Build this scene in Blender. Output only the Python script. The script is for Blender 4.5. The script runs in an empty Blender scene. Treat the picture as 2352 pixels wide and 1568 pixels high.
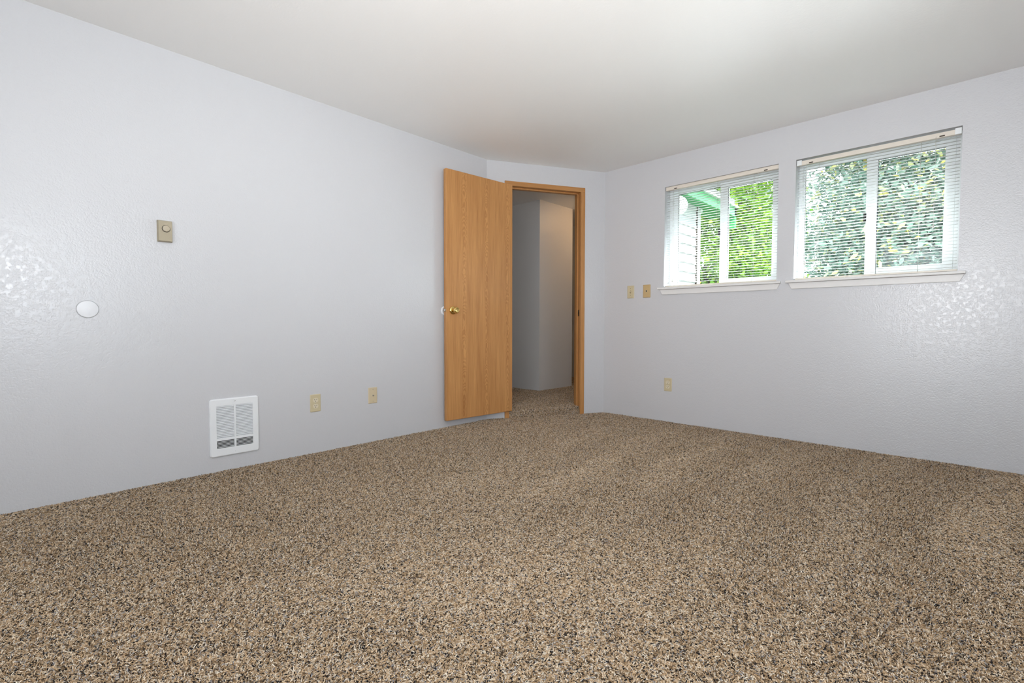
import bpy, bmesh, math, random
import numpy as np
from mathutils import Vector, Matrix
R = math.radians
random.seed(7)
scene = bpy.context.scene
col = scene.collection

# ------------------------------------------------------------------ camera
cam_d = bpy.data.cameras.new('camera')
cam = bpy.data.objects.new('camera', cam_d); col.objects.link(cam)
cam_d.sensor_width = 36.0; cam_d.lens = 16.836; cam_d.clip_start = 0.05; cam_d.clip_end = 300
CAMP = Vector((3.08564, -3.93196, 0.8450))
_r = Vector((0.72433224, 0.68945029, 0.001049)); _u = Vector((-0.02506109, 0.02480848, 0.99937805)); _f = Vector((-0.68899546, 0.72390803, -0.03524796))
m = Matrix((( _r.x, _u.x, -_f.x, CAMP.x), (_r.y, _u.y, -_f.y, CAMP.y), (_r.z, _u.z, -_f.z, CAMP.z), (0, 0, 0, 1)))
cam.matrix_world = m
scene.camera = cam
vs = scene.view_settings
vs.view_transform = 'Standard'; vs.look = 'None'; vs.gamma = 1.0; vs.use_curve_mapping = False
vs.exposure = 0.21

# ------------------------------------------------------------------ world, sun, fill lights, flash
w = bpy.data.worlds.new('sky'); scene.world = w; w.use_nodes = True
bg = w.node_tree.nodes['Background']; bg.inputs[0].default_value = (0.86, 0.93, 1.0, 1); bg.inputs[1].default_value = 3.3
sun_d = bpy.data.lights.new('sun', 'SUN'); sun_d.energy = 7; sun_d.angle = R(0.6); sun_d.color = (1.0, 0.95, 0.86)
sun = bpy.data.objects.new('sun', sun_d); col.objects.link(sun)
sun.rotation_euler = Vector((0.55, -0.50, 0.85)).to_track_quat('Z', 'Y').to_euler()

def area(name, loc, direction, sx, sy, power, color):
    d = bpy.data.lights.new(name, 'AREA'); d.shape = 'RECTANGLE'; d.size = sx; d.size_y = sy
    d.energy = power; d.color = color
    o = bpy.data.objects.new(name, d); col.objects.link(o); o.location = loc
    o.rotation_euler = Vector(direction).to_track_quat('-Z', 'Z').to_euler()
    return o
# added fill lights at two unseen openings behind the camera
area('fill_back_opening', (2.95, -5.42, 1.08), (-0.05, 1, 0.5), 1.7, 1.95, 16, (0.86, 0.93, 1.0))
area('fill_side_opening', (4.82, -3.75, 1.35), (-1, 0, 0.35), 1.0, 1.0, 14, (0.78, 0.88, 1.0))
# added fill light outside the two windows, brightens slats, frames and ceiling
area('fill_front_windows', (2.1, 0.45, 1.15), (0, -1, .5), 1.9, 0.6, 150, (0.90, 0.96, 1.0))
# flash head above the camera, tilted up to bounce off the ceiling
area('bounced_flash', (3.16, -4.02, 1.32), (-0.42, 0.40, 1), 0.30, 0.22, 24, (1.0, 0.985, 0.96))

sp_d = bpy.data.lights.new('flash_ceiling_fill', 'SPOT'); sp_d.energy = 84; sp_d.spot_size = R(125); sp_d.spot_blend = 1.0  # second flash lamp, added to brighten the ceiling mid-room
sp_d.shadow_soft_size = .12; sp_d.color = (1.0, 0.99, 0.98)
sp = bpy.data.objects.new('flash_ceiling_fill', sp_d); col.objects.link(sp); sp.location = (2.95, -3.6, .95)
sp.rotation_euler = Vector((-.50, .68, .55)).to_track_quat('-Z', 'Y').to_euler()

# ------------------------------------------------------------------ helpers
def tag(o, label=None, cat=None, group=None, kind=None):
    if label: o['label'] = label
    if cat: o['category'] = cat
    if group: o['group'] = group
    if kind: o['kind'] = kind
    return o

def empty(name, loc=(0, 0, 0), rz=0, parent=None):
    o = bpy.data.objects.new(name, None); col.objects.link(o)
    o.location = loc; o.rotation_euler = (0, 0, rz); o.empty_display_size = 0.1
    if parent: o.parent = parent
    return o

class MB:
    def __init__(s): s.v = []; s.f = []; s.smooth = []
    def add(s, vs_, fs_, sm=False):
        b = len(s.v); s.v += [tuple(x) for x in vs_]
        for f in fs_: s.f.append(tuple(i + b for i in f)); s.smooth.append(sm)
        return s
    def box(s, x0, x1, y0, y1, z0, z1, M=None):
        x0, x1 = sorted((x0, x1)); y0, y1 = sorted((y0, y1)); z0, z1 = sorted((z0, z1))
        v = [(x, y, z) for z in (z0, z1) for y in (y0, y1) for x in (x0, x1)]
        if M is not None: v = [tuple(M @ Vector(p)) for p in v]
        return s.add(v, [(0, 2, 3, 1), (4, 5, 7, 6), (0, 1, 5, 4), (2, 6, 7, 3), (0, 4, 6, 2), (1, 3, 7, 5)])
    def prism(s, poly, z0, z1, M=None):
        n = len(poly)
        v = [(x, y, z0) for x, y in poly] + [(x, y, z1) for x, y in poly]
        if M is not None: v = [tuple(M @ Vector(p)) for p in v]
        f = [tuple(range(n))[::-1], tuple(range(n, 2 * n))]
        for i in range(n): j = (i + 1) % n; f.append((i, j, n + j, n + i))
        return s.add(v, f)
    def lathe(s, prof, M=None, n=32, sm=True):
        # prof: list of (r, h) ; axis = local -Y (towards the room), around local origin
        v = []; f = []
        for r, h in prof:
            for k in range(n):
                a = 2 * math.pi * k / n; v.append((r * math.cos(a), -h, r * math.sin(a)))
        for i in range(len(prof) - 1):
            for k in range(n):
                j = (k + 1) % n; f.append((i * n + k, i * n + j, (i + 1) * n + j, (i + 1) * n + k))
        f.append(tuple(range(n))[::-1]); f.append(tuple((len(prof) - 1) * n + k for k in range(n)))
        if M is not None: v = [tuple(M @ Vector(p)) for p in v]
        return s.add(v, f, sm)
    def tube(s, a, b, r, n=10, r2=None):
        a = Vector(a); b = Vector(b); d = (b - a).normalized(); r2 = r if r2 is None else r2
        t = Vector((0, 0, 1)) if abs(d.z) < .9 else Vector((1, 0, 0)); u = d.cross(t).normalized(); w_ = d.cross(u)
        v = [a + (u * math.cos(2*math.pi*k/n) + w_ * math.sin(2*math.pi*k/n)) * r for k in range(n)] + \
            [b + (u * math.cos(2*math.pi*k/n) + w_ * math.sin(2*math.pi*k/n)) * r2 for k in range(n)]
        f = [(k, (k+1) % n, n + (k+1) % n, n + k) for k in range(n)] + [tuple(range(n))[::-1], tuple(range(n, 2*n))]
        return s.add(v, f, True)
    def sphere(s, c, r, n=24, m_=16, sz=1.0):
        v = []; f = []
        for i in range(m_ + 1):
            t = math.pi * i / m_
            for k in range(n):
                a = 2 * math.pi * k / n
                v.append((c[0] + r*math.sin(t)*math.cos(a), c[1] + r*math.sin(t)*math.sin(a), c[2] + r*sz*math.cos(t)))
        for i in range(m_):
            for k in range(n):
                j = (k + 1) % n; f.append((i*n+k, (i+1)*n+k, (i+1)*n+j, i*n+j))
        return s.add(v, f, True)
    def build(s, name, mat, parent=None, bevel=0, seg=2, kind=None):
        me = bpy.data.meshes.new(name); me.from_pydata(s.v, [], s.f); me.update()
        bm = bmesh.new(); bm.from_mesh(me)
        bmesh.ops.remove_doubles(bm, verts=bm.verts, dist=1e-7)
        bmesh.ops.recalc_face_normals(bm, faces=bm.faces); bm.to_mesh(me); bm.free()
        if any(s.smooth):
            if len(me.polygons) == len(s.smooth):
                me.polygons.foreach_set('use_smooth', s.smooth)
            else:
                for p in me.polygons: p.use_smooth = len(p.vertices) == 4
        o = bpy.data.objects.new(name, me); col.objects.link(o); me.materials.append(mat)
        if parent: o.parent = parent
        if bevel:
            b = o.modifiers.new('bevel', 'BEVEL'); b.width = bevel; b.segments = seg; b.limit_method = 'ANGLE'
        if kind: o['kind'] = kind
        return o

# ------------------------------------------------------------------ materials
def newmat(name):
    mt = bpy.data.materials.new(name); mt.use_nodes = True
    nt = mt.node_tree; return mt, nt, nt.nodes['Principled BSDF']
def plain(name, c, rough=.5, metal=0, spec=.5, coat=0):
    mt, nt, b = newmat(name)
    b.inputs['Base Color'].default_value = (*c, 1); b.inputs['Roughness'].default_value = rough
    b.inputs['Metallic'].default_value = metal; b.inputs['Specular IOR Level'].default_value = spec
    b.inputs['Coat Weight'].default_value = coat
    n = nt.nodes.new('ShaderNodeTexNoise'); n.inputs['Scale'].default_value = 60
    r = nt.nodes.new('ShaderNodeMapRange'); r.inputs[3].default_value = max(rough - .04, 0); r.inputs[4].default_value = rough + .04
    nt.links.new(n.outputs[0], r.inputs[0]); nt.links.new(r.outputs[0], b.inputs['Roughness'])
    return mt
def N(nt, t, **k):
    n = nt.nodes.new(t)
    for a, v in k.items(): setattr(n, a, v)
    return n
def setin(n, **k):
    for a, v in k.items(): n.inputs[a.replace('_', ' ')].default_value = v
    return n

def paint(name, c, rough=.38, spec=.5, scale=1.0, bump=.85, stretch=(1, 1, 1)):
    """rolled semi-gloss paint over orange-peel / knock-down drywall texture"""
    mt, nt, b = newmat(name); L = nt.links.new
    tc = N(nt, 'ShaderNodeTexCoord'); mp = N(nt, 'ShaderNodeMapping'); mp.inputs['Scale'].default_value = stretch
    L(tc.outputs['Object'], mp.inputs[0])
    n1 = setin(N(nt, 'ShaderNodeTexNoise'), Scale=95 * scale, Detail=3, Roughness=.55)      # peel grain
    n2 = setin(N(nt, 'ShaderNodeTexNoise'), Scale=34 * scale, Detail=4, Roughness=.6)       # flattened splats
    n3 = setin(N(nt, 'ShaderNodeTexNoise'), Scale=1.3, Detail=2)
    for n in (n1, n2, n3): L(mp.outputs[0], n.inputs['Vector'])
    cr = N(nt, 'ShaderNodeMapRange'); cr.inputs[1].default_value = .46; cr.inputs[2].default_value = .60
    cr.interpolation_type = 'SMOOTHSTEP'; L(n2.outputs[0], cr.inputs[0])
    # grain everywhere except on the trowelled-flat splats
    iv = N(nt, 'ShaderNodeMath', operation='MULTIPLY_ADD'); iv.inputs[1].default_value = -.85; iv.inputs[2].default_value = 1.0
    L(cr.outputs[0], iv.inputs[0])
    gr = N(nt, 'ShaderNodeMath', operation='MULTIPLY'); L(n1.outputs[0], gr.inputs[0]); L(iv.outputs[0], gr.inputs[1])
    ad = N(nt, 'ShaderNodeMath', operation='MULTIPLY_ADD'); ad.inputs[1].default_value = .55
    L(cr.outputs[0], ad.inputs[0]); L(gr.outputs[0], ad.inputs[2])
    bp = N(nt, 'ShaderNodeBump'); bp.inputs['Strength'].default_value = bump; bp.inputs['Distance'].default_value = .0016
    L(ad.outputs[0], bp.inputs['Height']); L(bp.outputs[0], b.inputs['Normal'])
    mx = N(nt, 'ShaderNodeMixRGB'); mx.inputs[1].default_value = (*[x * .985 for x in c], 1); mx.inputs[2].default_value = (*[min(1, x * 1.012) for x in c], 1)
    L(n3.outputs[0], mx.inputs[0]); L(mx.outputs[0], b.inputs['Base Color'])
    b.inputs['Roughness'].default_value = rough
    b.inputs['Specular IOR Level'].default_value = spec
    return mt

def oak(name, cols_=True, dark=(.40, .172, .052), light=(.66, .34, .125), period=.235, off=.06, axis='Z'):
    mt, nt, b = newmat(name); L = nt.links.new
    tc = N(nt, 'ShaderNodeTexCoord'); sx = N(nt, 'ShaderNodeSeparateXYZ')
    L(tc.outputs['Object'], sx.inputs[0])
    al = sx.outputs['Z'] if axis == 'Z' else sx.outputs['X']
    cx = sx.outputs['X'] if axis == 'Z' else sx.outputs['Z']
    def M_(op, a, b_=None, c_=None):
        n = N(nt, 'ShaderNodeMath', operation=op)
        for i, q in enumerate((a, b_, c_)):
            if q is None: continue
            if isinstance(q, (int, float)): n.inputs[i].default_value = q
            else: L(q, n.inputs[i])
        return n.outputs[0]
    mp = N(nt, 'ShaderNodeMapping'); L(tc.outputs['Object'], mp.inputs[0])
    mp.inputs['Scale'].default_value = (60, 60, 1.6) if axis == 'Z' else (1.6, 60, 60)
    fine = setin(N(nt, 'ShaderNodeTexNoise'), Scale=2.6, Detail=5, Roughness=.65); L(mp.outputs[0], fine.inputs['Vector'])
    mp2 = N(nt, 'ShaderNodeMapping'); L(tc.outputs['Object'], mp2.inputs[0])
    mp2.inputs['Scale'].default_value = (9, 9, .55) if axis == 'Z' else (.55, 9, 9)
    broad = setin(N(nt, 'ShaderNodeTexNoise'), Scale=2.2, Detail=4, Roughness=.6); L(mp2.outputs[0], broad.inputs['Vector'])
    wob = setin(N(nt, 'ShaderNodeTexNoise'), Scale=5.0, Detail=3); L(tc.outputs['Object'], wob.inputs['Vector'])
    if cols_:
        u = M_('ADD', cx, off)
        u = M_('ADD', u, M_('MULTIPLY', M_('SUBTRACT', broad.outputs[0], .5), .05))
        q = M_('SUBTRACT', M_('FRACT', M_('DIVIDE', u, period)), .5)            # -.5 .. .5 across one veneer leaf
        q2 = M_('MULTIPLY', q, q)
        g = M_('ADD', M_('MULTIPLY', q2, 300.0), M_('MULTIPLY', al, 34.0))
        g = M_('ADD', g, M_('MULTIPLY', wob.outputs[0], 26.0))
        g = M_('ADD', g, M_('MULTIPLY', fine.outputs[0], 2.4))
        ln = M_('MULTIPLY_ADD', M_('SINE', M_('MULTIPLY', g, 2.6)), .5, .5)
        mask = M_('POWER', M_('MAXIMUM', M_('SUBTRACT', 1.0, M_('MULTIPLY', q2, 34.0)), 0.0), 1.4)
        cath = M_('MULTIPLY', M_('SUBTRACT', ln, .5), M_('MULTIPLY', mask, .48))
    else:
        cath = 0.0
    fac = M_('ADD', M_('MULTIPLY_ADD', M_('SUBTRACT', fine.outputs[0], .5), 1.5, .5), M_('MULTIPLY', M_('SUBTRACT', broad.outputs[0], .5), 1.3))
    fac = M_('ADD', fac, cath)
    mx = N(nt, 'ShaderNodeMixRGB'); mx.inputs[1].default_value = (*dark, 1); mx.inputs[2].default_value = (*light, 1)
    cl = N(nt, 'ShaderNodeClamp'); L(fac, cl.inputs[0]); L(cl.outputs[0], mx.inputs[0]); L(mx.outputs[0], b.inputs['Base Color'])
    b.inputs['Roughness'].default_value = .42; b.inputs['Specular IOR Level'].default_value = .35
    bp = N(nt, 'ShaderNodeBump'); bp.inputs['Strength'].default_value = .08; bp.inputs['Distance'].default_value = .001
    L(fine.outputs[0], bp.inputs['Height']); L(bp.outputs[0], b.inputs['Normal'])
    return mt

def carpet_mat(name, attr=True, k=1.0):
    mt, nt, b = newmat(name); L = nt.links.new
    ramp = N(nt, 'ShaderNodeValToRGB'); ramp.color_ramp.interpolation = 'CONSTANT'
    e = ramp.color_ramp.elements
    pal = [(0, (.03, .028, .030)), (.12, (.14, .095, .060)), (.20, (.38, .255, .145)), (.36, (.63, .445, .275)),
           (.60, (.82, .64, .45)), (.80, (.93, .82, .68)), (.94, (.42, .40, .40))]
    e[0].position = 0; e[0].color = (*[c * k for c in pal[0][1]], 1)
    e[1].position = pal[1][0]; e[1].color = (*[c * k for c in pal[1][1]], 1)
    for p_, c_ in pal[2:]:
        q = e.new(p_); q.color = (*[c * k for c in c_], 1)
    if attr:
        a = N(nt, 'ShaderNodeAttribute'); a.attribute_name = 'tone'; L(a.outputs['Fac'], ramp.inputs[0])
    else:
        tc = N(nt, 'ShaderNodeTexCoord'); v = setin(N(nt, 'ShaderNodeTexVoronoi'), Scale=190)
        L(tc.outputs['Object'], v.inputs['Vector']); s_ = N(nt, 'ShaderNodeSeparateColor'); L(v.outputs['Color'], s_.inputs[0])
        L(s_.outputs[0], ramp.inputs[0])
    L(ramp.outputs[0], b.inputs['Base Color']); b.inputs['Roughness'].default_value = .9
    b.inputs['Specular IOR Level'].default_value = .05
    b.inputs['Sheen Weight'].default_value = 0.0
    return mt

def leaf_mat(name, stops):
    mt, nt, b = newmat(name); L = nt.links.new
    a = N(nt, 'ShaderNodeAttribute'); a.attribute_name = 'tone'
    ramp = N(nt, 'ShaderNodeValToRGB'); e = ramp.color_ramp.elements
    e[0].position, e[0].color = stops[0][0], (*stops[0][1], 1); e[1].position, e[1].color = stops[1][0], (*stops[1][1], 1)
    for p_, c_ in stops[2:]: q = e.new(p_); q.color = (*c_, 1)
    L(a.outputs['Fac'], ramp.inputs[0])
    d = N(nt, 'ShaderNodeBsdfDiffuse'); t = N(nt, 'ShaderNodeBsdfTranslucent'); g = N(nt, 'ShaderNodeBsdfGlossy'); g.inputs['Roughness'].default_value = .35
    L(ramp.outputs[0], d.inputs[0]); L(ramp.outputs[0], t.inputs[0])
    m1 = N(nt, 'ShaderNodeMixShader'); m1.inputs[0].default_value = .42; L(d.outputs[0], m1.inputs[1]); L(t.outputs[0], m1.inputs[2])
    m2 = N(nt, 'ShaderNodeMixShader'); m2.inputs[0].default_value = .04; L(m1.outputs[0], m2.inputs[1]); L(g.outputs[0], m2.inputs[2])
    L(m2.outputs[0], nt.nodes['Material Output'].inputs[0]); nt.nodes.remove(b)
    return mt

def glass_mat():
    mt, nt, b = newmat('window_glass'); L = nt.links.new
    tr = N(nt, 'ShaderNodeBsdfTransparent'); tr.inputs[0].default_value = (.95, .98, .975, 1)
    gl = N(nt, 'ShaderNodeBsdfGlossy'); gl.inputs['Roughness'].default_value = .02
    fr = N(nt, 'ShaderNodeFresnel'); fr.inputs[0].default_value = 1.45
    mx = N(nt, 'ShaderNodeMixShader'); L(fr.outputs[0], mx.inputs[0]); L(tr.outputs[0], mx.inputs[1]); L(gl.outputs[0], mx.inputs[2])
    L(mx.outputs[0], nt.nodes['Material Output'].inputs[0]); nt.nodes.remove(b)
    return mt

def slat_mat(name, c, tl=.35):
    mt, nt, b = newmat(name); L = nt.links.new
    b.inputs['Base Color'].default_value = (*c, 1); b.inputs['Roughness'].default_value = .4
    t = N(nt, 'ShaderNodeBsdfTranslucent'); t.inputs[0].default_value = (*c, 1)
    mx = N(nt, 'ShaderNodeMixShader'); mx.inputs[0].default_value = tl
    L(b.outputs[0], mx.inputs[1]); L(t.outputs[0], mx.inputs[2]); L(mx.outputs[0], nt.nodes['Material Output'].inputs[0])
    return mt

WALL = paint('wall_paint', (.635, .635, .655), rough=.24, spec=.7, bump=.9, scale=1.3)
CEIL = paint('ceiling_paint', (.91, .90, .885), rough=.5, spec=.5, scale=.75, bump=.5)
HALLW = paint('hall_wall_paint', (.68, .675, .67), rough=.42)
TRIMW = plain('white_trim_paint', (.80, .785, .77), .35)
VINYL = plain('white_vinyl', (.86, .88, .885), .35)
OAKD = oak('oak_veneer_door')
OAKT = oak('oak_trim_upright', cols_=False, dark=(.38, .17, .055), light=(.60, .30, .105))
OAKH = oak('oak_trim_level', cols_=False, dark=(.38, .17, .055), light=(.60, .30, .105), axis='X')
BRASS = plain('polished_brass', (.83, .60, .22), .14, metal=1)
CHROME = plain('bright_steel', (.80, .80, .80), .2, metal=1)
DARKM = plain('dark_bronze', (.06, .045, .03), .4, metal=.6)
ALMOND = plain('almond_plastic', (.62, .53, .34), .35)
ALMOND2 = plain('light_almond_plastic', (.72, .63, .45), .32)
IVORYR = plain('receptacle_ivory', (.74, .66, .50), .3)
TAN = plain('tan_plastic', (.42, .36, .255), .4)
TAND = plain('tan_plastic_side', (.36, .31, .22), .45)
TANK = plain('tan_dial_plastic', (.50, .43, .32), .3)
BLACK = plain('slot_black', (.012, .011, .010), .6)
HEATW = plain('white_enamel', (.86, .875, .89), .3)
WHITEP = plain('white_plastic', (.84, .85, .88), .35)
CREAM = plain('cream_enamel_rail', (.80, .73, .64), .35)
CORD = plain('blind_cord', (.62, .60, .55), .8)
SLAT = slat_mat('white_vinyl_slat', (.90, .91, .90), .5)
GLASS = glass_mat()
CARP = carpet_mat('carpet_yarn', True)
CARPB = carpet_mat('carpet_backing', False, .75)

# ------------------------------------------------------------------ room geometry
H = 2.286
A = Vector((0.0, -1.0127)); B = Vector((0.5593, 0.0))
dv = (B - A).normalized(); nrm = Vector((dv.y, -dv.x))       # nrm points into the room
ang = math.atan2(dv.y, dv.x)
MA = Matrix.Translation((A.x, A.y, 0)) @ Matrix.Rotation(ang, 4, 'Z')   # local x along angled wall, local y away from the room
LW = (B - A).length
XE, YB = 4.70, -5.30
T = 0.14

# window openings on the right-hand wall
W1 = (1.163, 2.048); W2 = (2.161, 3.033); WZ = (1.166, 2.029)

o = MB().box(-T, 0, YB - T, A.y, 0, H).build('wall_left', WALL, kind='structure')
mb = MB()
JS0, JS1, HZ = .190, .918, 2.092     # rough opening in the angled wall
mb.box(0, JS0, 0, .115, 0, H, MA); mb.box(JS1, LW, 0, .115, 0, H, MA); mb.box(JS0, JS1, 0, .115, HZ, H, MA)
mb.build('wall_angled', WALL, kind='structure')
mb = MB(); yt = .165
xs = [B.x, W1[0], W1[1], W2[0], W2[1], XE + T]
mb.box(xs[0], xs[5], 0, yt, 0, WZ[0]); mb.box(xs[0], xs[5], 0, yt, WZ[1], H)
mb.box(xs[0], xs[1], 0, yt, WZ[0], WZ[1]); mb.box(xs[2], xs[3], 0, yt, WZ[0], WZ[1]); mb.box(xs[4], xs[5], 0, yt, WZ[0], WZ[1])
mb.build('wall_right', WALL, kind='structure')
# behind the camera: unseen walls, openings added for the two fill lights
mb = MB(); p0, p1, pz = 2.05, 3.85, 2.06
mb.box(-T, p0, YB - T, YB, 0, H); mb.box(p1, XE + T, YB - T, YB, 0, H); mb.box(p0, p1, YB - T, YB, pz, H); mb.box(p0, p1, YB - T, YB, 0, .09)
mb.build('wall_back', WALL, kind='structure')
mb = MB(); q0, q1, qz0, qz1 = -4.45, -3.05, .78, 1.92
mb.box(XE, XE + T, YB, q0, 0, H); mb.box(XE, XE + T, q1, 0, 0, H); mb.box(XE, XE + T, q0, q1, 0, qz0); mb.box(XE, XE + T, q0, q1, qz1, H)
mb.build('wall_side', WALL, kind='structure')
HF = .068   # raised hall floor
MB().prism([(-2.3, YB - T), (XE + T, YB - T), (XE + T, yt), (B.x, yt), (B.x, 2.3), (-2.3, 2.3)], H, H + .06).build('ceiling', CEIL, kind='structure')

# ------------------------------------------------------------------ hall beyond the door
MB().box(-2.3, -.527, .327, .960, 0, H).build('wall_hall_block', HALLW, kind='structure')
MB().box(-2.3, B.x - .02, 1.80, 1.92, 0, H).build('wall_hall_far', HALLW, kind='structure')
MB().box(B.x - .13, B.x - .02, .16, 1.80, 0, H).build('wall_hall_side', HALLW, kind='structure')
MB().box(-2.3, -2.18, -1.2, 1.92, 0, H).build('wall_hall_end', HALLW, kind='structure')
MB().box(-2.18, -T, -1.2, -1.06, 0, H).build('wall_hall_near', HALLW, kind='structure')
lamp = empty('ceiling_light', (.02, 1.05, H)); tag(lamp, 'small round ceiling light with a frosted bowl in the hallway', 'ceiling light')
MX = Matrix.Rotation(R(-90), 4, 'X')   # lathe axis -Y -> +Z ; flipped below
MD = Matrix.Rotation(R(90), 4, 'X')
def glow(name, c, s):
    mt, nt, b = newmat(name); b.inputs['Emission Color'].default_value = (*c, 1); b.inputs['Emission Strength'].default_value = s
    b.inputs['Base Color'].default_value = (.9, .85, .75, 1); return mt
MB().lathe([(.085, 0), (.085, .02), (.075, .025)], MD).build('base', BRASS, lamp)
MB().lathe([(.075, .025), (.09, .045), (.08, .075), (.045, .095), (.01, .10)], MD).build('glass_bowl', glow('frosted_bowl', (1, .62, .30), 24), lamp)

# ------------------------------------------------------------------ floor and carpet pile
poly = [(0, YB), (XE, YB), (XE, 0), (B.x, 0), (A.x, A.y)]
floor = MB().prism(poly, -.06, 0.0).build('floor', CARPB, kind='structure')
mb = MB(); e0, e1 = A + dv * JS0 - nrm * .004, A + dv * JS1 - nrm * .004
hp = [(e0.x, e0.y), (e1.x, e1.y)]
bk0 = A - nrm * .10; bk1 = B - nrm * .10
hp += [((A + dv * JS1 - nrm * .112).x, (A + dv * JS1 - nrm * .112).y), (B.x - .13, .12), (B.x - .13, 1.80), (-2.18, 1.80), (-2.18, -1.06), (-.14, -1.06)]
hp += [((A + dv * JS0 - nrm * .112).x, (A + dv * JS0 - nrm * .112).y)]
floor_h = mb.prism(hp, -.06, HF).build('floor_hall', CARPB, kind='structure')

def pile(name, P, Nrm, parent, seed, length=.0095, rad=.00118):
    """yarn tufts: bent three-sided strands rooted on points P, leaning at random, one tone per tuft"""
    rng = np.random.default_rng(seed); n = len(P)
    th = rng.uniform(0, 2 * np.pi, n); lean = rng.uniform(.25, 1.0, n)
    # vacuum tracks: fans of pile laid alternately towards and away from the window wall
    X, Y = P[:, 0], P[:, 1]
    tr = np.tanh(2.2 * np.sin(X * 14 + 1.6 * np.sin(Y * 1.1 + X) + .4 * np.sin(Y * 4.1))) * np.clip((Y + 2.6) / 1.2, 0, 1) * .7 \
        + .45 * np.sin(X * 2.3 + 1.1 * Y + .8 * np.sin(X * 1.7 - Y * 2.2)) + .25 * np.sin(5.1 * X - 3.7 * Y)
    tr = tr * .85 - .34 * np.clip((Y + 2.9) / 1.6, 0, 1) + .10
    bx = -.6 * tr; by = .7 * tr
    dx = np.cos(th) * lean + bx; dy = np.sin(th) * lean + by; dz = np.clip(.62 - .50 * tr, .12, 1.5)
    D1 = np.stack([dx * .55, dy * .55, dz], 1) + (Nrm - np.array([0, 0, 1.])) * .6
    D1 /= np.linalg.norm(D1, axis=1, keepdims=True)
    th2 = th + rng.normal(0, .9, n)
    D2 = np.stack([np.cos(th2) * lean * 1.25 + bx, np.sin(th2) * lean * 1.25 + by, rng.uniform(-.05, .45, n) + np.clip(-.75 * tr, -.25, 1.0)], 1) + (Nrm - np.array([0, 0, 1.])) * .6
    D2 /= np.linalg.norm(D2, axis=1, keepdims=True)
    ln = length * rng.uniform(.75, 1.2, n)[:, None]; rd = rad * rng.uniform(.8, 1.25, n)[:, None]
    c0 = P - Nrm * .002; c1 = c0 + D1 * ln * .55; c2 = c1 + D2 * ln * .55
    U = np.cross(D1, np.array([.3, .2, 1.])); U /= np.linalg.norm(U, axis=1, keepdims=True) + 1e-9; W = np.cross(D1, U)
    U2 = np.cross(D2, np.array([.1, .3, 1.])); U2 /= np.linalg.norm(U2, axis=1, keepdims=True) + 1e-9; W2_ = np.cross(D2, U2)
    V = np.zeros((n, 9, 3))
    for k in range(3):
        a = 2 * np.pi * k / 3; ca, sa = np.cos(a), np.sin(a)
        V[:, k] = c0 + (U * ca + W * sa) * rd * .9
        V[:, 3 + k] = c1 + (U * ca + W * sa) * rd * 1.15
        V[:, 6 + k] = c2 + (U2 * ca + W2_ * sa) * rd * .75
    quads = []
    for lv in (0, 3):
        for k in range(3): quads.append((lv + k, lv + (k + 1) % 3, lv + 3 + (k + 1) % 3, lv + 3 + k))
    base = (np.arange(n) * 9)[:, None]
    fq = (base[:, :, None] + np.array(quads)[None]).reshape(n, -1)
    ft = (base + np.array([6, 7, 8]))
    loops = np.concatenate([fq, ft], 1).reshape(-1).astype(np.int32)
    sizes = np.tile(np.array([4] * 6 + [3]), n); starts = np.concatenate([[0], np.cumsum(sizes)[:-1]]).astype(np.int32)
    me = bpy.data.meshes.new(name); me.vertices.add(n * 9); me.vertices.foreach_set('co', V.reshape(-1).astype(np.float32))
    me.loops.add(len(loops)); me.loops.foreach_set('vertex_index', loops)
    me.polygons.add(len(sizes)); me.polygons.foreach_set('loop_start', starts)
    me.update(calc_edges=True)
    at = me.attributes.new('tone', 'FLOAT', 'POINT')
    tone = rng.uniform(0, 1, n); at.data.foreach_set('value', np.repeat(tone, 9).astype(np.float32))
    me.materials.append(CARP)
    ob = bpy.data.objects.new(name, me); col.objects.link(ob); ob.parent = parent; ob['kind'] = 'stuff'
    return ob

rng = np.random.default_rng(3)
DENS = 52000
n = int(DENS * XE * (-YB)); Pt = np.stack([rng.uniform(.002, XE, n), rng.uniform(YB, -.002, n)], 1)
rel = Pt - np.array([CAMP.x, CAMP.y]); fw = np.array([_f.x, _f.y]); fw = fw / np.linalg.norm(fw); rt = np.array([-fw[1] * -1, fw[0] * -1]); 
rt = np.array([fw[1], -fw[0]])
dpt = rel @ fw; lat = rel @ rt
keep = (dpt > .55) & (np.abs(lat) < dpt * 1.12 + .9)
nA = (Pt - np.array([A.x, A.y])) @ np.array([nrm.x, nrm.y])
keep &= nA > .002
Pt = Pt[keep]; P3 = np.concatenate([Pt, np.zeros((len(Pt), 1))], 1)
pile('carpet_pile', P3, np.tile([0, 0, 1.], (len(P3), 1)), floor, 1)
# hall carpet: top of the raised floor and the rounded step down under the door opening
def inpoly(P, poly):
    c = np.zeros(len(P), bool); j = len(poly) - 1
    for i in range(len(poly)):
        xi, yi = poly[i]; xj, yj = poly[j]
        t = ((yi > P[:, 1]) != (yj > P[:, 1])) & (P[:, 0] < (xj - xi) * (P[:, 1] - yi) / (yj - yi + 1e-12) + xi); c ^= t; j = i
    return c
n = int(DENS * 1.0 * 3.0 * 1.9); Pt = np.stack([rng.uniform(-1.5, .45, n), rng.uniform(-1.06, 1.8, n)], 1)
Pt = Pt[inpoly(Pt, hp) & ~((Pt[:, 0] < -.527) & (Pt[:, 1] > .327) & (Pt[:, 1] < .96))]
Ph = np.concatenate([Pt, np.full((len(Pt), 1), HF)], 1); Nh = np.tile([0, 0, 1.], (len(Ph), 1))
ns = 4000; s_ = rng.uniform(JS0 + .018, JS1 - .018, ns); zz = rng.uniform(.006, HF, ns)
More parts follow.
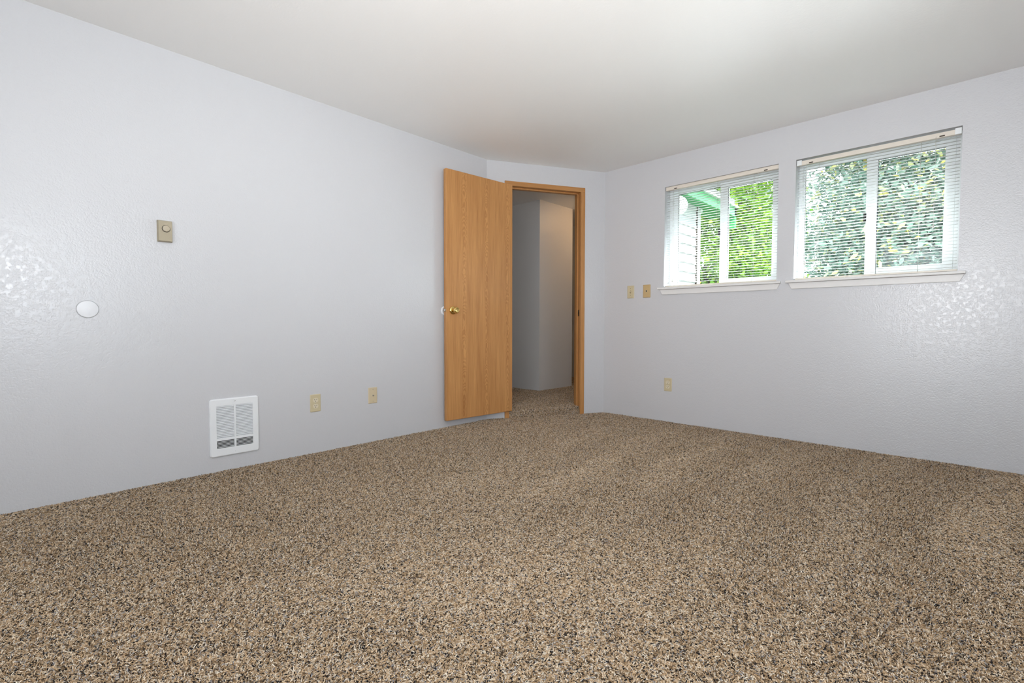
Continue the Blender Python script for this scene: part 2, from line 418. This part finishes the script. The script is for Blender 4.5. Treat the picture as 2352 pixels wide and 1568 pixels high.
Ps = np.stack([A.x + dv.x * s_ - nrm.x * .004, A.y + dv.y * s_ - nrm.y * .004, zz], 1); Nsd = np.tile([nrm.x, nrm.y, .35], (ns, 1))
pile('carpet_pile', np.concatenate([Ph, Ps]), np.concatenate([Nh, Nsd]), floor_h, 2)

# ------------------------------------------------------------------ door casing, jamb and the oak door
trim = empty('trim_1', (A.x, A.y, 0), ang); trim['kind'] = 'structure'
c0, c1, cw, ct = .163, .945, .041, .013
CZ = 2.118
MB().box(c0, c0 + cw, -ct, 0, 0.0, CZ - cw).build('casing_leg', OAKT, trim, .002)
MB().box(c1 - cw, c1, -ct, 0, 0.0, CZ - cw).build('casing_leg', OAKT, trim, .002)
MB().box(c0, c1, -ct, 0, CZ - cw, CZ).build('casing_head', OAKH, trim, .002)
j0, j1, jz = .207, .901, 2.078
MB().box(JS0 + .001, j0, .001, .118, HF * .6, jz + .012).build('jamb_leg', OAKT, trim, .001)
MB().box(j1, JS1 - .001, .001, .118, HF * .6, jz + .012).build('jamb_leg', OAKT, trim, .001)
MB().box(j0, j1, .001, .118, jz, jz + .013).build('jamb_head', OAKH, trim, .001)
mb = MB(); mb.box(j0, j0 + .011, .040, .075, HF, jz); mb.box(j1 - .011, j1, .040, .075, HF, jz); mb.box(j0, j1, .040, .075, jz - .011, jz)
mb.build('door_stop', OAKT, trim, .001)
st = empty('strike_plate', (0, 0, 0), 0, trim)
MB().box(j1 - .0015, j1 + .001, .008, .038, .925, .985).build('plate', DARKM, st)
MB().box(j1 - .0022, j1 - .0008, .016, .030, .942, .968).build('bolt_hole', BLACK, st)

LA = Vector((.030, -1.515)); HB = Vector((.1255, -.817))
# slab frame: local x from the hinge edge to the latch edge, local y = thickness towards the wall side
th_ = .035; W = .704
best = None
for k in range(4000):
    a = R(-100) + k * R(20) / 4000
    uu = Vector((math.cos(a), math.sin(a))); nn = Vector((-uu.y, uu.x))    # nn: towards +x side (camera side)
    q = HB + uu * W - nn * th_
    d_ = abs(math.atan2(q.y - CAMP.y, q.x - CAMP.x) - math.atan2(LA.y - CAMP.y, LA.x - CAMP.x)) + 0 * q.x
    if best is None or d_ < best[0]: best = (d_, a)
da = best[1]
door = empty('door_1', (HB.x, HB.y, 0), da); door['kind'] = 'structure'
# local +y of this empty = nn (towards camera); face B at y=0, face A at y=-th
DZ0, DZ1 = .068, 2.083
MB().box(0, W, -th_, 0, DZ0, DZ1).build('door_slab', OAKD, door, .0035, 3)
MF = Matrix.Rotation(R(180), 4, 'Z')      # lathe axis -> +y
def knob(px, pz, face, parent):
    k = empty('door_knob', (px, 0 if face > 0 else -th_, pz), 0 if face < 0 else R(180), parent)
    MB().lathe([(.0335, 0), (.0335, .003), (.031, .007), (.022, .011), (.0145, .013)], None, 40).build('rosette', BRASS, k)
    MB().lathe([(.0125, .010), (.0115, .026), (.0135, .030), (.0205, .034), (.0255, .041), (.0268, .049), (.0245, .057), (.018, .0625), (.0165, .0615), (.012, .060), (.004, .0595)], None, 40).build('knob', BRASS, k)
    return k
knob(W - .062, .960, 1, door)
k2 = empty('door_knob', (W - .062, -th_, .960), 0, door)
MB().lathe([(.0335, 0), (.0335, .003), (.031, .007), (.018, .010)], None, 40).build('rosette', BRASS, k2)
lt = empty('latch', (W, -th_ / 2, .960), R(0), door)
MB().box(-.0005, .0010, -.010, .010, -.013, .013).build('face_plate', plain('dull_brass', (.45, .36, .22), .45, metal=.7), lt, .0004)
mb = MB(); mb.sphere((.004, 0, 0), .0085, 16, 10); mb.build('latch_bolt', CHROME, lt)
for hz in (.30, 1.07, 1.85):
    MB().tube((-.002, -.012, hz - .044), (-.002, -.012, hz + .044), .004).build('hinge', BRASS, door)

bump = empty('door_bumper', (0, -1.487, .957), R(90))
tag(bump, 'round white wall bumper half hidden behind the latch edge of the oak door', 'bumper')
MB().lathe([(.037, 0), (.037, .004), (.031, .008), (.024, .009), (.020, .005), (.005, .004)], None, 40).build('dish', WHITEP, bump)

# ------------------------------------------------------------------ things on the left wall   (local x = +Y, local -y = into the room)
def on_left(name, y, z): return empty(name, (0, y, z), R(90))
def on_right(name, x, z): return empty(name, (x, 0, z), 0)

def rrect(w_, h_, r, n=6, cx=0, cz=0):
    pts = []
    for (sx, sz, a0) in ((1, 1, 0), (-1, 1, 90), (-1, -1, 180), (1, -1, 270)):
        for k in range(n + 1):
            a = R(a0 + 90 * k / n); pts.append((cx + sx * (w_/2 - r) + r * math.cos(a), cz + sz * (h_/2 - r) + r * math.sin(a)))
    return pts
MXZ = Matrix(((1, 0, 0, 0), (0, 0, -1, 0), (0, 1, 0, 0), (0, 0, 0, 1)))     # (x, y, h) -> (x, -h, y)
def plate(w_, h_, r, d, mat, parent, name='cover_plate', inset=.004, cx=0, cz=0, d0=0):
    mb = MB(); a = rrect(w_, h_, r, 6, cx, cz); b = rrect(w_ - 2*inset, h_ - 2*inset, max(r - inset*.5, .0008), 6, cx, cz); n = len(a)
    v = [(x, -d0, z) for x, z in a] + [(x, -d0 - d * .45, z) for x, z in a] + [(x, -d0 - d, z) for x, z in b]
    f = [tuple(range(n)), tuple(range(2*n, 3*n))[::-1]]
    for lv in (0, n):
        for i in range(n): j = (i + 1) % n; f.append((lv + i, lv + j, lv + n + j, lv + n + i))
    mb.add(v, f); return mb.build(name, mat, parent)
def screw(parent, z, mat, r=.0032, d=.005, x=0):
    s = MB(); M_ = Matrix.Translation((x, 0, z)); s.lathe([(r, d - .002), (r, d + .0006), (r * .7, d + .0013)], M_, 14)
    q = s.build('screw', mat, parent)
    return q

# thermostat
t = on_left('thermostat', -3.3525, 1.3335); tag(t, 'tan line-voltage thermostat with a round dial high on the left wall', 'thermostat')
plate(.066, .112, .003, .024, TAN, t, 'housing', .0045)
M_ = Matrix.Translation((.003, 0, .012))
MB().lathe([(.0185, .022), (.0185, .0245)], M_, 40).build('dial_recess', BLACK, t)
MB().lathe([(.0168, .023), (.0163, .031), (.0145, .033), (.012, .0335), (.003, .033)], M_, 40).build('dial', TANK, t)
mb = MB(); mb.box(.0015, .0045, -.0246, -.0240, .034, .036)
mb.box(-.006, .012, -.0246, -.0240, .039, .0405); mb.build('scale_mark', TANK, t)

t = on_left('wall_plate', -3.6665, .9175); tag(t, 'flush round white cover disc on the left wall below the thermostat', 'cover plate')
MB().lathe([(.0425, 0), (.0425, .0015), (.0415, .002)], None, 64).build('rim', plain('grey_caulk_rim', (.42, .43, .44), .6), t)
MB().lathe([(.0405, .0012), (.0402, .0038), (.038, .0045), (.004, .0047)], None, 64).build('disc', WHITEP, t)

# electric wall heater
hw, hh = .2575, .330
t = on_left('wall_heater', -3.0375, .254); tag(t, 'white louvred electric wall heater set low in the left wall', 'heater')
MB().box(-.098, .098, -.004, -.0005, -.123, .123).build('heater_core', BLACK, t)
# face plate: frame with a window cut for the louvres, and a middle rib
outer = rrect(hw, hh, .014, 8); outb = rrect(hw - .010, hh - .010, .010, 8)
gx, gt, gb = .0955, .125, -.117
mb = MB(); n = len(outer)
inner = rrect(gx * 2, gt - gb, .003, 8, 0, (gt + gb) / 2)
v = [(x, 0, z) for x, z in outer] + [(x, -.008, z) for x, z in outer] + [(x, -.0125, z) for x, z in outb] + [(x, -.0125, z) for x, z in inner] + [(x, -.004, z) for x, z in inner]
f = []
for lv in range(4):
    for i in range(n): j = (i + 1) % n; f.append((lv*n + i, lv*n + j, (lv+1)*n + j, (lv+1)*n + i))
mb.add(v, f)
mb.box(-.005, .005, -.0125, -.004, gb, gt)
mb.box(-gx, gx, -.0122, -.004, -.0745, -.0625)
mb.build('face_plate', HEATW, t)
mb = MB(); pitch = .00905
def louvre(mb, x0, x1, z, drop, out0, out1, tk=.0011):
    # blade tilted: top edge at the back, bottom edge in front
    v = [(x0, -out0, z), (x1, -out0, z), (x1, -out1, z - drop), (x0, -out1, z - drop),
         (x0, -out0 + tk*.2, z - tk), (x1, -out0 + tk*.2, z - tk), (x1, -out1 + tk*.6, z - drop - tk), (x0, -out1 + tk*.6, z - drop - tk)]
    mb.add(v, [(0, 1, 2, 3), (7, 6, 5, 4), (0, 4, 5, 1), (1, 5, 6, 2), (2, 6, 7, 3), (3, 7, 4, 0)])
for sx in ((-gx, -.005), (.005, gx)):
    for k in range(21):
        z = gt - .001 - k * pitch
        louvre(mb, sx[0], sx[1], z, pitch * .66, .0050, .0120)
mb.build('louvres', HEATW, t)
mb = MB()
for sx in ((-gx, -.005), (.005, gx)):
    for k in range(5):
        z = -.0745 - .0035 - k * .0077
        louvre(mb, sx[0], sx[1], z - .0012, .0016, .0104, .0122, .0009)
mb.build('intake_louvres', HEATW, t)
screw(t, .148, CHROME, .0035, .0125); screw(t, -.144, HEATW, .0035, .0125)

def outlet(e, mat_p, mat_r):
    plate(.0695, .1145, .004, .0055, mat_p, e)
    for z in (.0195, -.0195):
        r_ = MB(); M_ = Matrix.Translation((0, 0, z))
        pts = []
        for k in range(36):
            a = 2*math.pi*k/36; x, y = .0172*math.cos(a), .0172*math.sin(a); pts.append((x, max(-.0140, min(.0140, y))))
        r_.prism(pts, .004, .0068, M_ @ MXZ); rr = r_.build('receptacle', mat_r, e, .0004)
        s = MB(); s.box(-.0078, -.0052, -.0071, -.006, z + .0005, z + .0085); s.box(.0052, .0076, -.0071, -.006, z + .0010, z + .0080)
        s.lathe([(.0026, .006), (.0026, .0071)], Matrix.Translation((0, 0, z - .0072)), 12, False); s.build('slots', BLACK, rr)
    screw(e, 0, CHROME, .0028, .0055)

t = on_left('wall_outlet', -2.559, .3305); tag(t, 'almond double power outlet on the left wall, right of the white heater', 'outlet', 'double power outlets'); outlet(t, ALMOND, IVORYR)
t = on_left('cable_outlet', -2.1415, .3365); tag(t, 'beige cable jack plate low on the left wall, nearest the open door', 'cable jack')
plate(.0695, .1145, .004, .0055, plain('beige_plastic', (.66, .55, .37), .35), t)
mb = MB(); mb.lathe([(.0065, .0055), (.0065, .0075)], None, 6, False); mb.lathe([(.0045, .0075), (.0045, .0135), (.003, .0137)], None, 20); mb.build('coax_connector', CHROME, t)
MB().lathe([(.0028, .0137), (.0028, .0141)], None, 14).build('socket_hole', BLACK, t)
screw(t, .042, TAN); screw(t, -.042, TAN)

# right-hand wall
t = on_right('light_switch', .8435, 1.144); tag(t, 'almond toggle light switch on the window wall, nearest the corner', 'light switch')
plate(.0695, .1145, .004, .0055, ALMOND, t)
MB().box(-.0055, .0055, -.0060, -.0050, -.0125, .0125).build('toggle_slot', plain('slot_shadow_plastic', (.30, .22, .12), .5), t)
mb = MB(); Mt = Matrix.Translation((0, -.005, 0)) @ Matrix.Rotation(R(-28), 4, 'X'); mb.box(-.0042, .0042, -.013, 0, -.0045, .0045, Mt); mb.build('toggle', ALMOND2, t, .0008)
screw(t, .030, DARKM, .0024); screw(t, -.030, DARKM, .0024)
t = on_right('phone_jack', 1.0035, 1.144); tag(t, 'tan telephone jack plate with one dark hole, left of the small window', 'phone jack')
plate(.0705, .1150, .004, .0095, plain('ochre_plastic', (.58, .41, .20), .38), t, 'cover_plate', .005)
MB().box(-.0055, .0055, -.0103, -.0085, -.006, .007).build('jack_hole', BLACK, t)
MB().lathe([(.010, .0090), (.010, .0096), (.0085, .0098)], None, 24).build('jack_ring', plain('pale_tan_plastic', (.66, .52, .32), .4), t)
t = on_right('wall_outlet', 1.2125, .3265); tag(t, 'almond double power outlet low on the window wall, under the small window', 'outlet', 'double power outlets'); outlet(t, ALMOND, IVORYR)

# ------------------------------------------------------------------ windows
def window(num, x0, x1, gl0, m0, m1, g0, g1, gz):
    z0, z1 = WZ
    win = empty('window_%d' % num, ((x0 + x1) / 2, 0, z0)); win['kind'] = 'structure'; cx = (x0 + x1) / 2
    def bx(mb, a, b, y0, y1, c, d): mb.box(a - cx, b - cx, y0, y1, c - z0, d - z0)
    f = MB()
    bx(f, x0, x0 + .022, .100, .162, z0, z1); bx(f, x1 - .026, x1, .100, .162, z0, z1)
    bx(f, x0 + .022, x1 - .026, .100, .162, z1 - .030, z1); bx(f, x0 + .022, x1 - .026, .100, .162, z0, z0 + .016)
    bx(f, x0 + .022, gl0, .1425, .1605, z0 + .016, z1 - .030)
    bx(f, gl0, m0 + .006, .1425, .1605, z1 - .046, z1 - .030); bx(f, gl0, m0 + .006, .1425, .1605, z0 + .016, z0 + .022)
    bx(f, m0 + .006, m1 - .006, .139, .1605, z0 + .016, z1 - .030)
    f.build('window_frame', VINYL, win, .0015)
    g = MB(); bx(g, gl0 - .004, m0 + .01, .150, .154, z0 + .018, z1 - .042); g.build('fixed_pane', GLASS, win)
    gk = MB(); bx(gk, gl0 - .001, gl0 + .002, .1455, .150, z0 + .02, z1 - .045); bx(gk, gl0, m0, .1455, .150, z1 - .0485, z1 - .0455); gk.build('gasket', BLACK, win)
    s = MB(); sz0, sz1 = z0 + .0165, z1 - .0305
    bx(s, m0, m1 + .012, .106, .136, sz0, sz1); bx(s, g1, x1 - .0265, .106, .136, sz0, sz1)
    bx(s, m1 + .012, g1, .106, .136, gz[1], sz1); bx(s, m1 + .012, g1, .106, .136, sz0, gz[0])
    sash = s.build('sliding_sash', VINYL, win, .0015)
    g = MB(); bx(g, m1 + .010, g1 + .003, .119, .123, gz[0] - .003, gz[1] + .003); g.build('sash_pane', GLASS, sash)
    gk = MB(); bx(gk, m1 + .0118, m1 + .0145, .112, .119, gz[0], gz[1]); bx(gk, m1 + .0118, g1, .112, .119, gz[1] - .0028, gz[1]); gk.build('sash_gasket', plain('grey_gasket', (.10, .11, .12), .6), sash)
    lz = 1.60 if num == 1 else 1.575
    l_ = MB(); bx(l_, m0 - .012, m0 + .004, .104, .122, lz - .028, lz + .028); l_.build('sash_latch', BLACK, sash, .002)
    # painted stool and apron
    s0 = x0 - .048; s1 = x1 + (.032 if num == 1 else .036)
    sl = MB(); bx(sl, s0, s1, -.032, 0, z0 - .016, z0 + .001); bx(sl, x0, x1, 0, .104, z0 - .016, z0 + .001)
    sl.build('window_sill', TRIMW, win, .003)
    a0, a1 = x0 - .031, x1 + (.026 if num == 1 else .030)
    ap = MB(); ap.prism([(a0 - cx, -.017), (a1 - cx, -.017), (a1 - .020 - cx, -.060), (a0 + .020 - cx, -.060)], 0, .013, MXZ)
    ap.build('window_apron', TRIMW, win, .0015)
    return win
window(1, W1[0], W1[1], 1.223, 1.592, 1.642, 1.655, 1.984, (1.221, 1.954))
window(2, W2[0], W2[1], 2.191, 2.562, 2.612, 2.625, 2.958, (1.232, 1.950))

# ------------------------------------------------------------------ blinds
def blind(x0, x1, label, ladders, cords, wand, drop):
    z0, z1 = WZ; cx = (x0 + x1) / 2
    e = empty('window_blind', (cx, .030, z1)); tag(e, label, 'blind', 'white slatted blinds in the two windows')
    hw_ = (x1 - x0) / 2 - .003; top = -drop
    MB().box(-hw_, hw_, -.017, .012, top - .030, top).build('head_rail', CREAM, e, .002)
    for s in (-1, 1):
        if drop > .002:
            MB().box(s * hw_, s * (hw_ - .030), -.021, -.0165, top - .031, top + .006).build('end_bracket', VINYL, e, .001)
        MB().box(s * (hw_ - .075), s * (hw_ - .100), -.0180, -.0165, top - .026, top - .019).build('cord_slot', DARKM, e)
    zb = z0 - z1 + .006
    MB().box(-hw_, hw_, -.012, .012, zb, zb + .011).build('bottom_rail', CREAM, e, .002)
    mb = MB(); z = top - .046; pitch = .0199; rnd = random.Random(int(x0 * 100))
    while z > zb + .020:
        t1 = R(4 + rnd.uniform(-1.2, 1.2)); sag = rnd.uniform(-.0006, .0006)
        pts = []
        for k in range(5):
            u = -.0125 + .025 * k / 4; h_ = .0020 * (1 - (u / .0125) ** 2)
            pts.append((u * math.cos(t1) - h_ * math.sin(t1), u * math.sin(t1) + h_ * math.cos(t1)))
        v = []
        for x in (-hw_ + .004, hw_ - .004):
            dz = sag if x < 0 else -sag
            v += [(x, a, z + b + dz) for a, b in pts] + [(x, a, z + b - .0007 + dz) for a, b in pts]
        f = [(k, k+1, 11+k-0, 10+k) for k in range(4)] + [(5+k, 15+k, 16+k, 6+k) for k in range(4)]
        f += [(0, 10, 15, 5), (4, 9, 19, 14), (0, 5, 6, 1), (1, 6, 7, 2), (2, 7, 8, 3), (3, 8, 9, 4), (10, 11, 16, 15), (11, 12, 17, 16), (12, 13, 18, 17), (13, 14, 19, 18)]
        mb.add(v, f, False); z -= pitch
    mb.build('slats', SLAT, e)
    for lx in ladders:
        q = MB(); q.tube((lx - cx, -.0135, top - .03), (lx - cx, -.0135, zb + .005), .0007, 5); q.tube((lx - cx, .0135, top - .03), (lx - cx, .0135, zb + .005), .0007, 5)
        q.build('ladder_cord', CORD, e)
    for lx, zl in cords:
        q = MB(); q.tube((lx - cx, -.021, top - .022), (lx - cx, -.021, zl - z1), .0011, 6); cd = q.build('lift_cord', CORD, e)
        q = MB(); q.tube((lx - cx, -.021, zl - z1), (lx - cx, -.021, zl - z1 - .028), .0025, 10, .0055); q.build('tassel', plain('clear_tassel', (.70, .68, .62), .3), cd)
    if wand:
        q = MB(); q.tube((wand - cx, -.022, top - .026), (wand - cx, -.022, top - .026 - .42), .0028, 8); q.build('tilt_wand', plain('clear_wand', (.68, .70, .68), .2), e)
    return e
blind(W1[0], W1[1], 'white slatted blind in the window nearest the corner, beside the light switch', (1.275, 1.60, 1.872), ((1.905, 1.86), (1.236, 1.24)), None, .001)
blind(W2[0], W2[1], 'white slatted blind with white end brackets in the window farther from the corner', (2.30, 2.845), ((2.915, 1.47), (2.226, 1.30)), None, .012)

# ------------------------------------------------------------------ outside: wing of the building, porch lamp, trees
wing = empty('neighbouring_wing', (0.55, 1.2, 0)); tag(wing, 'white lap-sided building wing with a green eave seen through the small window', 'building')
def wb(mb, x0, x1, y0, y1, z0, z1): mb.box(x0 - .55, x1 - .55, y0 - 1.2, y1 - 1.2, z0, z1)
SID = plain('pale_lap_siding', (.60, .59, .60), .6); GRN = plain('green_painted_wood', (.05, .36, .11), .5); GRNL = plain('light_green_board', (.12, .55, .20), .5)
WHT = plain('white_gutter', (.88, .89, .90), .4)
mb = MB(); z = -.2
while z < 2.34:
    x0 = .55
    v = [(x0 - .01 - .55, yt - 1.2, z), (x0 + .022 - .55, yt - 1.2, z), (x0 + .006 - .55, yt - 1.2, z + .113), (x0 - .01 - .55, yt - 1.2, z + .113)]
    v += [(a, 2.10 - 1.2, c) for a, b, c in v]
    mb.add(v, [(0, 1, 2, 3), (7, 6, 5, 4), (0, 4, 5, 1), (1, 5, 6, 2), (2, 6, 7, 3), (3, 7, 4, 0)]); z += .113
mb.build('lap_siding', SID, wing)
mb = MB(); wb(mb, .44, .541, yt + .005, 2.1, -.2, 2.33); mb.build('wall_body', SID, wing)
mb = MB(); wb(mb, .45, .578, 2.115, 2.20, -.2, 2.33); wb(mb, .45, .574, 2.098, 2.109, -.2, 2.33); mb.build('corner_board', SID, wing)
mb = MB(); wb(mb, .558, .5755, 2.093, 2.1145, -.2, 2.33); mb.build('corner_gap', DARKM, wing)
mb = MB(); wb(mb, .40, .715, yt + .005, 2.96, 2.335, 2.355); mb.build('soffit', GRN, wing)
mb = MB(); wb(mb, .715, .740, yt + .005, 3.00, 2.325, 2.445); mb.build('fascia', GRNL, wing)
mb = MB(); wb(mb, .60, .74, 2.94, 3.00, 2.17, 2.445); mb.build('end_board', GRN, wing)
mb = MB(); wb(mb, .742, .775, yt + .005, 3.00, 2.440, 2.462); mb.build('gutter', WHT, wing)
mb = MB(); wb(mb, -.6, .738, yt + .005, 2.94, 2.45, 2.55); mb.build('roof_deck', plain('grey_roofing', (.30, .30, .30), .8), wing)
pl = empty('porch_lamp', (.578, 1.24, 2.17)); tag(pl, 'round white globe lamp on the siding outside the small window', 'lamp')
MB().tube((-.02, 0, .0), (.03, 0, 0), .05, 20).build('wall_mount', WHT, pl)
MB().sphere((.135, 0, 0), .105, 32, 20).build('globe', plain('white_glass_globe', (.92, .93, .95), .25), pl)

def foliage(name, c, rad, nleaf, size, mat, parent, seed, aspect=.55, clump=90, csz=.34):
    rng = np.random.default_rng(seed)
    # leaf sprays gathered in clumps spread through the crown
    u = rng.normal(size=(clump, 3)); u /= np.linalg.norm(u, axis=1, keepdims=True)
    rr = rng.uniform(.35, 1.0, clump) ** .45
    cc = u * rr[:, None] * np.array(rad)
    idx = rng.integers(0, clump, nleaf)
    P = cc[idx] + rng.normal(size=(nleaf, 3)) * csz * np.array([1, 1, .65])
    D = rng.normal(size=(nleaf, 3)); D[:, 2] = D[:, 2] * .5 - .35; D /= np.linalg.norm(D, axis=1, keepdims=True)
    Nn = rng.normal(size=(nleaf, 3)); Nn[:, 2] += 1.1; S = np.cross(D, Nn); S /= np.linalg.norm(S, axis=1, keepdims=True); Nn = np.cross(S, D)
    sz = size * rng.uniform(.6, 1.35, nleaf)[:, None]
    V = np.zeros((nleaf, 6, 3))
    V[:, 0] = P; V[:, 1] = P + D * sz * .35 + S * sz * aspect * .5 + Nn * sz * .05; V[:, 2] = P + D * sz * .75 + S * sz * aspect * .38 + Nn * sz * .04
    V[:, 3] = P + D * sz - Nn * sz * .08; V[:, 4] = P + D * sz * .75 - S * sz * aspect * .38 + Nn * sz * .04; V[:, 5] = P + D * sz * .35 - S * sz * aspect * .5 + Nn * sz * .05
    base = (np.arange(nleaf) * 6)[:, None]
    loops = (base[:, :, None] + np.array([[0, 1, 2, 3], [0, 3, 4, 5]])[None]).reshape(-1).astype(np.int32)
    me = bpy.data.meshes.new(name); me.vertices.add(nleaf * 6); me.vertices.foreach_set('co', V.reshape(-1).astype(np.float32))
    me.loops.add(len(loops)); me.loops.foreach_set('vertex_index', loops)
    me.polygons.add(nleaf * 2); me.polygons.foreach_set('loop_start', (np.arange(nleaf * 2) * 4).astype(np.int32)); me.update(calc_edges=True)
    at = me.attributes.new('tone', 'FLOAT', 'POINT')
    ct = rng.uniform(0, 1, clump); tone = np.clip(ct[idx] * .55 + rng.uniform(0, .45, nleaf), 0, 1)
    at.data.foreach_set('value', np.repeat(tone, 6).astype(np.float32)); me.materials.append(mat)
    ob = bpy.data.objects.new(name, me); col.objects.link(ob); ob.parent = parent; ob.location = c
    return ob, cc
BARK = plain('grey_bark', (.16, .12, .09), .9)
def tree(name, label, loc, cz, rad, nleaf, size, mat, seed, group=None, **k):
    e = empty(name, loc); tag(e, label, 'tree', group)
    _, cc = foliage('foliage', (0, 0, cz), rad, nleaf, size, mat, e, seed, **k)
    mb = MB(); mb.tube((0, 0, 0), (.04, 0, cz - rad[2] * .3), .11, 12, .07)
    for q in cc[::6]: mb.tube((.04, 0, cz - rad[2] * .5), (q[0] * .85, q[1] * .85, cz + q[2] * .85), .035, 6, .010)
    mb.build('trunk', BARK, e)
    return e
LM1 = leaf_mat('spring_green_leaf', [(0, (.06, .20, .025)), (.45, (.20, .42, .05)), (.8, (.45, .62, .08)), (1, (.75, .78, .20))])
LM2 = leaf_mat('blue_green_leaf', [(0, (.05, .12, .09)), (.4, (.15, .26, .20)), (.70, (.34, .44, .38)), (.84, (.62, .60, .22)), (1, (.92, .68, .14))])
tree('leafy_tree', 'bright yellow-green tree behind the green eave, seen through the small window', (-1.35, 6.35, -.3), 2.85, (2.05, 1.4, 2.25), 44000, .092, LM1, 11, group='trees outside the windows', clump=190, csz=.28)
tree('leafy_tree', 'blue-green tree with yellow leaf tips close outside the right-hand window', (3.02, 2.35, -.3), 2.25, (1.16, .95, 1.85), 64000, .068, LM2, 12, group='trees outside the windows', clump=200, csz=.22, aspect=.40)
MB().box(-14, 14, yt + .01, 26, -.45, -.3).build('ground', plain('lawn_soil', (.10, .18, .05), .95), None, kind='structure')
# roof, unseen: wide overhang added to keep the sun off the rear openings
MB().box(-2.4, XE + 3.2, YB - 2.6, yt + .02, H + .09, H + .24).build('sun_shade_roof', plain('roof_board', (.30, .29, .28), .8), None, kind='structure')
